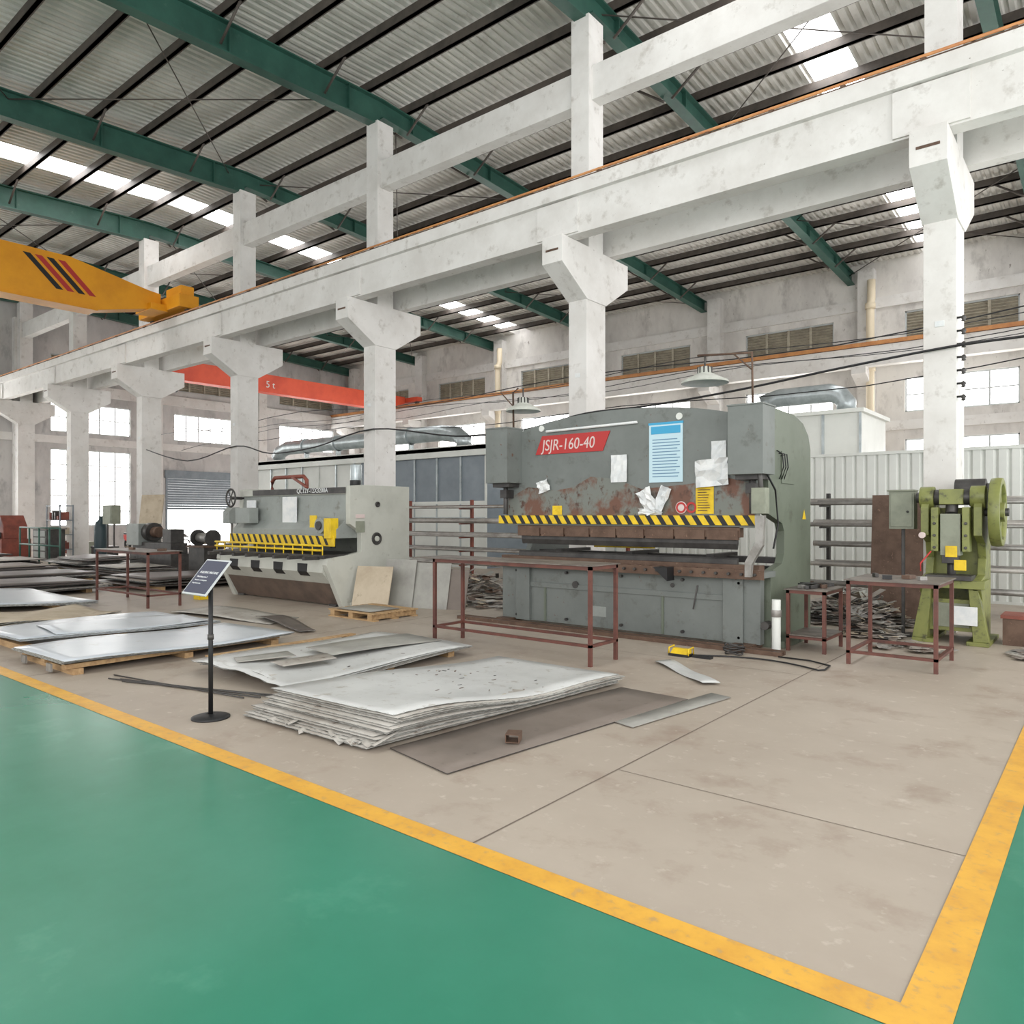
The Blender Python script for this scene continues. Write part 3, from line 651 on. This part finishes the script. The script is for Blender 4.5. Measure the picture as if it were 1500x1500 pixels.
# ---------- scrap
def scrap(name,x0,x1,y0,y1,h,n,seed,sz=.3):
    r=random.Random(seed); g=MB(name); 
    for i in range(n):
        a,b_=r.random(),r.random(); x=x0+(x1-x0)*a; y=y0+(y1-y0)*b_
        hh=h*(1-abs(2*a-1)**2)*(1-abs(2*b_-1)**2); L=r.uniform(.08,sz); wd=r.uniform(.02,.16)
        z=max(.03,r.uniform(0,hh)); tl=r.uniform(-.5,.5)*min(1,z*4)
        g.obox((x,y,z+abs(math.sin(tl))*L*.3),(L,wd,.006),(r.uniform(-.4,.4)*min(1,z*4),tl,r.uniform(0,6.3)),r.choice([scrapm,scrapm,scrapm,dsteel,steel,sheetd,rust,sheetg,cardb,sheetk,pipem]))
    g.fin()
scrap('scrap_metal_pile',-2.85,-2.2,10.4,10.85,.45,200,1,.3)
scrap('sheet_offcut_pile',-.95,.3,9.9,10.8,.2,90,2,.3)
scrap('rusty_scrap_pile',-.9,.8,11.8,12.8,.4,140,12,.35)
scrap('punching_waste_pile',-3.9,-2.35,11.3,12.5,.5,360,5,.42)
scrap('metal_shavings_pile',-13,-9,10.8,13.0,.35,600,3,.45)
scrap('punching_slug_pile',-2.3,-1.5,9.65,10.2,.1,70,4,.14)
scrap('steel_shavings_pile',-10,-8,9.5,10.3,.15,120,8,.25)

# ---------- pipe racks
def rack(name,xa,xb,y,col,seed):
    r=random.Random(seed); g=MB(name)
    x=xa+.3
    while x<xb:
        g.box(x-.03,x+.03,y+.28,y+.36,0,2.0,col)
        for z in(.35,.7,1.05,1.4,1.78): g.box(x-.025,x+.025,y-.15,y+.3,z-.03,z,col)
        g.box(x-.05,x+.05,y-.3,y+.4,0,.04,col)
        x+=2.3
    for z in(.35,.7,1.05,1.4,1.78):
        yy=y-.14
        while yy<y+.24:
            rad=r.choice([.04,.05,.065,.03]); 
            if r.random()<.85: g.cyl((xa+r.uniform(-.3,.3),yy+rad,z+rad),(xb+r.uniform(-.3,.3),yy+rad,z+rad),rad,r.choice([steel,rust,pipem,pipem,steel,pipem]),10)
            yy+=rad*2+.01
    g.fin()
rack('pipe_rack',-4.4,.9,13.9,dsteel,1)
rack('pipe_rack',-15.5,-8.0,13.9,redm,2)

# ---------- fences and booths
g=MB('corrugated_partition_fence'); x=-9.5
while x<1.5:
    g.prism('z',0.05,2.8,[(x,16),(x+.04,15.96),(x+.16,15.96),(x+.2,16),(x+.2,16.01),(x,16.01)],white); x+=.2
g.box(-9.5,1.5,15.94,16.04,2.8,2.86,white); g.box(-9.5,1.5,15.95,16.04,0,.05,white)
g.fin()
g=MB('spray_booth')
g.box(-27,-20.5,16.85,16.9,0,3.6,white); g.box(-20.5,-14.7,16.85,16.9,0,3.6,boothb); g.box(-14.78,-14.7,16.9,21,0,3.6,boothb); g.box(-27,-26.92,16.9,21,0,3.6,boothb)
g.box(-27.1,-14.5,16.7,21.1,3.6,3.72,white); g.box(-27.1,-14.5,16.7,16.76,3.42,3.75,white)
for i in range(13): x=-27+i*1.025; g.box(x-.03,x+.03,16.8,16.85,0,3.6,white if i%4==0 else duct)
g.box(-27,-14.7,16.79,16.85,1.96,2.04,white); g.box(-20.5,-14.7,16.81,16.85,0,1.96,white)
for z in (.5,1.0,1.5): g.box(-20.5,-14.7,16.78,16.82,z,z+.04,duct)
g.fin()
g=MB('ventilation_duct'); g.tube([(-27,17.8,3.95),(-26.8,17.8,4.2),(-26.3,17.8,4.35),(-20,17.8,4.35),(-17.5,17.8,4.35),(-16.8,17.8,4.25),(-16.5,17.8,4.05),(-16.5,17.8,3.78)],.27,duct,18)
for x in(-25,-23,-21,-19): g.cyl((x-.03,17.8,4.35),(x+.03,17.8,4.35),.31,duct,20); g.box(x-.03,x+.03,17.7,17.9,3.73,4.1,duct)
g.fin()
g=MB('white_paint_booth'); g.box(-7.6,-5.0,20,22.6,0,4.2,white); g.box(-7.7,-4.9,19.9,22.7,4.2,4.3,white)
for x in(-7.6,-6.75,-5.9,-5.0): g.box(x-.03,x+.03,19.96,20,0,4.2,duct)
g.tube([(-5.6,21,4.3),(-5.6,21,4.6),(-5.75,21,4.8),(-6.0,21,4.9),(-7.4,21,4.9),(-7.8,21,4.8),(-8.0,21,4.5),(-8.0,21,0)],.25,duct,18)
g.fin()
g=MB('storage_partition'); g.box(-14.3,-9.8,19.9,20,0,3.0,white)
for i in range(9): x=-14.3+i*.5625; g.box(x-.02,x+.02,19.86,19.9,0,3.0,duct)
g.fin()

# ---------- left background clutter
g=MB('gas_cylinder'); g.lathe((-27.3,11.0,0),(0,0,1),[(0,0),(.2,0),(.21,.05),(.21,1.2),(.17,1.36),(.07,1.45),(.06,1.5),(.06,1.58),(0,1.58)],teal,24); g.fin()
g=MB('red_shearing_machine'); g.box(-34.3,-32.6,9.6,10.6,0,.7,redm); g.prism('y',9.7,10.5,[(-34.2,.7),(-32.7,.7),(-32.7,1.2),(-33.1,1.6),(-34.2,1.6)],redm); g.box(-34.0,-32.9,9.5,9.7,.75,.95,dsteel); g.cyl((-33,9.6,1.3),(-33,9.4,1.3),.2,dsteel,16); g.fin(.02)
g=MB('lathe_machine'); g.box(-23.5,-20.9,10.3,10.9,.0,.5,dsteel); g.box(-23.4,-21.0,10.35,10.85,.5,.8,dsteel); g.box(-23.6,-22.8,10.25,10.95,.7,1.35,shear2); g.cyl((-22.8,10.6,1.1),(-22.5,10.6,1.1),.28,dsteel,20); g.cyl((-22.5,10.6,1.1),(-22.2,10.6,1.1),.16,rust,20); g.box(-21.6,-21.1,10.4,10.8,.8,1.2,dsteel); g.cyl((-21.6,10.6,1.08),(-21.9,10.6,1.08),.05,steel); g.fin(.01)
g=MB('bench_grinder'); g.box(-19.3,-18.5,10.0,10.5,0,.75,dsteel); g.box(-19.35,-18.45,9.95,10.55,.75,.8,rust); g.cyl((-19.2,10.25,1.0),(-18.6,10.25,1.0),.13,steel,18)
for a in(-19.3,-18.55): g.cyl((a,10.25,1.0),(a+.06,10.25,1.0),.22,dsteel,22)
g.fin()
g=MB('drill_press'); g.box(-17.5,-17.0,9.95,10.5,0,.08,dsteel); g.cyl((-17.25,10.3,.08),(-17.25,10.3,1.75),.06,steel,16); g.box(-17.45,-17.05,9.95,10.35,.85,.9,dsteel)
g.prism('x',-17.4,-17.1,[(9.9,1.4),(10.45,1.4),(10.45,1.8),(10.0,1.8),(9.9,1.7)],shear2); g.cyl((-17.25,10.05,1.4),(-17.25,10.05,1.15),.035,steel,12)
for a in(0,2.1,4.2): g.tube([(-17.08,10.15,1.5),(-17.04,10.15+.2*math.cos(a),1.5+.2*math.sin(a))],.01,dsteel,6)
g.fin(.008)
g=MB('storage_shelf')
for x in(-32.2,-30.9):
    for y in(11.0,11.45): g.box(x-.02,x+.02,y-.02,y+.02,0,2.0,dkblue)
for z in(.3,.85,1.4,1.95): g.box(-32.22,-30.88,10.98,11.47,z,z+.03,dkblue)
r_=random.Random(21)
for z in(.33,.88,1.43):
    for i in range(5): 
        a=-32.1+i*.24; g.box(a,a+r_.uniform(.1,.2),11.05,11.35,z,z+r_.uniform(.1,.35),r_.choice([redm,boxg,cardb,dsteel,steel,yel]))
g.fin()
g=MB('electrical_cabinet'); g.box(-26.9,-26.2,10.9,11.2,1.3,1.95,boxg); g.box(-26.85,-26.25,10.88,10.9,1.35,1.9,boxg)
for x in(-26.8,-26.3): g.box(x-.02,x+.02,11.0,11.04,0,1.3,dsteel)
g.fin()
g=MB('chipboard_panel'); M=Matrix.Translation((-25.2,11.2,0))@Euler((-.12,0,.2)).to_matrix().to_4x4(); g.box(0,1.1,0,.03,0,2.3,cardb,M); g.fin()
g=MB('tool_cabinet'); 
g.box(-30.6,-29.3,10.0,10.6,0,1.1,dsteel); g.box(-30.65,-29.25,9.95,10.65,1.1,1.15,steel)
for i in range(4): g.box(-30.5,-29.4,9.98,10.0,.1+i*.25,.3+i*.25,shear2)
g.fin(.01)
g=MB('green_guard_rail')
for i in range(5): g.cyl((-30+i*.9,9.4,0),(-30+i*.9,9.4,1.2),.03,grn,10)
for z in(.6,1.18): g.cyl((-30,9.4,z),(-26.4,9.4,z),.03,grn,10)
g.fin()
scrap('machine_parts_clutter',-33,-24,13.3,16,.9,200,9,.9)
scrap('steel_offcut_clutter',-19.4,-17.7,11.1,13,.4,80,10,.5)
def crate(name,L_):
    g=MB(name)
    for (x_,y_,z_,m_) in L_:
        g.box(x_,x_+.8,y_,y_+.6,z_,z_+.48,m_); g.box(x_-.02,x_+.82,y_-.02,y_+.62,z_+.42,z_+.5,m_)
        for k_ in range(3): g.box(x_+.1+k_*.25,x_+.2+k_*.25,y_-.015,y_,z_+.08,z_+.38,dsteel)
    g.fin(.01)
crate('storage_crate',((-16.9,11,0,redm),(-16.0,11.1,0,dsteel),(-16.5,11.05,.5,boxg)))
crate('parts_bin',((-28.6,11.2,0,dsteel),)); crate('tool_box',((-34.2,12.6,0,boxg),(-35.2,12.5,0,redm)))
g=MB('motor_scooter'); mx,my=-35,15.5
for dx in(-.55,.55): g.lathe((mx+dx,my,.28),(0,1,0),[(.2,-.05),(.28,-.05),(.28,.05),(.2,.05),(.2,-.05)],black,20); g.cyl((mx+dx,my-.06,.28),(mx+dx,my+.06,.28),.06,steel)
g.tube([(mx+.55,my,.28),(mx+.38,my,.9),(mx+.35,my,1.0)],.04,red); g.tube([(mx+.35,my-.3,1.02),(mx+.35,my+.3,1.02)],.02,black); g.prism('y',my-.12,my+.12,[(mx+.35,.35),(mx-.1,.3),(mx-.7,.5),(mx-.75,.72),(mx-.1,.72),(mx,.45),(mx+.4,.45)],red); g.box(mx-.7,mx-.05,my-.13,my+.13,.72,.8,black); g.fin(.02)

# ---------- cables
g=MB('overhead_cable')
pts=[(1.0,4.3),(-.1,3.95),(-1.7,3.9),(-3.2,3.78),(-4.8,3.62),(-6.4,3.52),(-7.7,3.5),(-9.2,3.3),(-11,3.3),(-13.7,3.65),(-16,3.35),(-18,3.3),(-19.7,3.6),(-22.5,3.3),(-25.7,3.9)]
sm=[]
for i in range(len(pts)-1):
    p0=pts[max(i-1,0)];p1=pts[i];p2=pts[i+1];p3=pts[min(i+2,len(pts)-1)]
    for kk in range(5):
        t=kk/5; sm.append(tuple(.5*(2*p1[j]+(p2[j]-p0[j])*t+(2*p0[j]-5*p1[j]+4*p2[j]-p3[j])*t*t+(3*p1[j]-p0[j]-3*p2[j]+p3[j])*t**3) for j in(0,1)))
g.tube([(a,11.62,z) for a,z in sm],.018,black,8); g.fin()
g=MB('overhead_wires')
for (y,z,ex) in((20,6.2,0),(20,5.9,.1),(24,6.6,.05),(14,5.0,.2),(16,4.6,.3)):
    g.tube([(2-i*2.0,y+i*.12,z+.12*math.cos(i*1.05)-ex*math.sin(i*.3)) for i in range(20)],.012,black,6)
g.fin()
g=MB('cable_hooks')
for i in range(7): g.cyl((-1.7,11.72,4.3-i*.18),(-1.62,11.72,4.3-i*.18),.015,black,8); g.lathe((-1.62,11.72,4.24-i*.18),(0,0,1),[(0,0),(.03,.01),(.02,.03),(.035,.05),(.02,.08),(0,.09)],dsteel,10)
g.fin()

# ---------- light
w=bpy.data.worlds.new('World'); bpy.context.scene.world=w; w.use_nodes=True
bg=w.node_tree.nodes['Background']; bg.inputs[0].default_value=(1,.99,.985,1); bg.inputs[1].default_value=1.5
def area(name,loc,rot,sx,sy,e,col=(1,1,1)):
    l=bpy.data.lights.new(name,'AREA'); l.shape='RECTANGLE'; l.size=sx; l.size_y=sy; l.energy=e; l.color=col
    o=bpy.data.objects.new(name,l); bpy.context.collection.objects.link(o); o.location=loc; o.rotation_euler=rot
area('front_fill_light',(2,-7,5),(math.radians(88),0,math.radians(15)),14,7,1150,(1,.985,.97))  # added fill lamp behind the camera, no actual doorway there
area('east_fill_light',(5.8,10,5),(math.radians(88),0,math.radians(90)),12,7,650,(1,.985,.97))  # second added fill lamp, out of view at the open east side

# ---------- camera
cam=bpy.data.cameras.new('camera'); co=bpy.data.objects.new('camera',cam); bpy.context.collection.objects.link(co)
co.location=(0,0,1.6); co.rotation_euler=(math.pi/2,0,math.radians(39.13)); cam.lens=1090/1500*36; cam.sensor_width=36; cam.shift_y=5/1500; cam.clip_end=200
sc=bpy.context.scene; sc.camera=co
sc.view_settings.view_transform='Standard'; sc.view_settings.exposure=.05
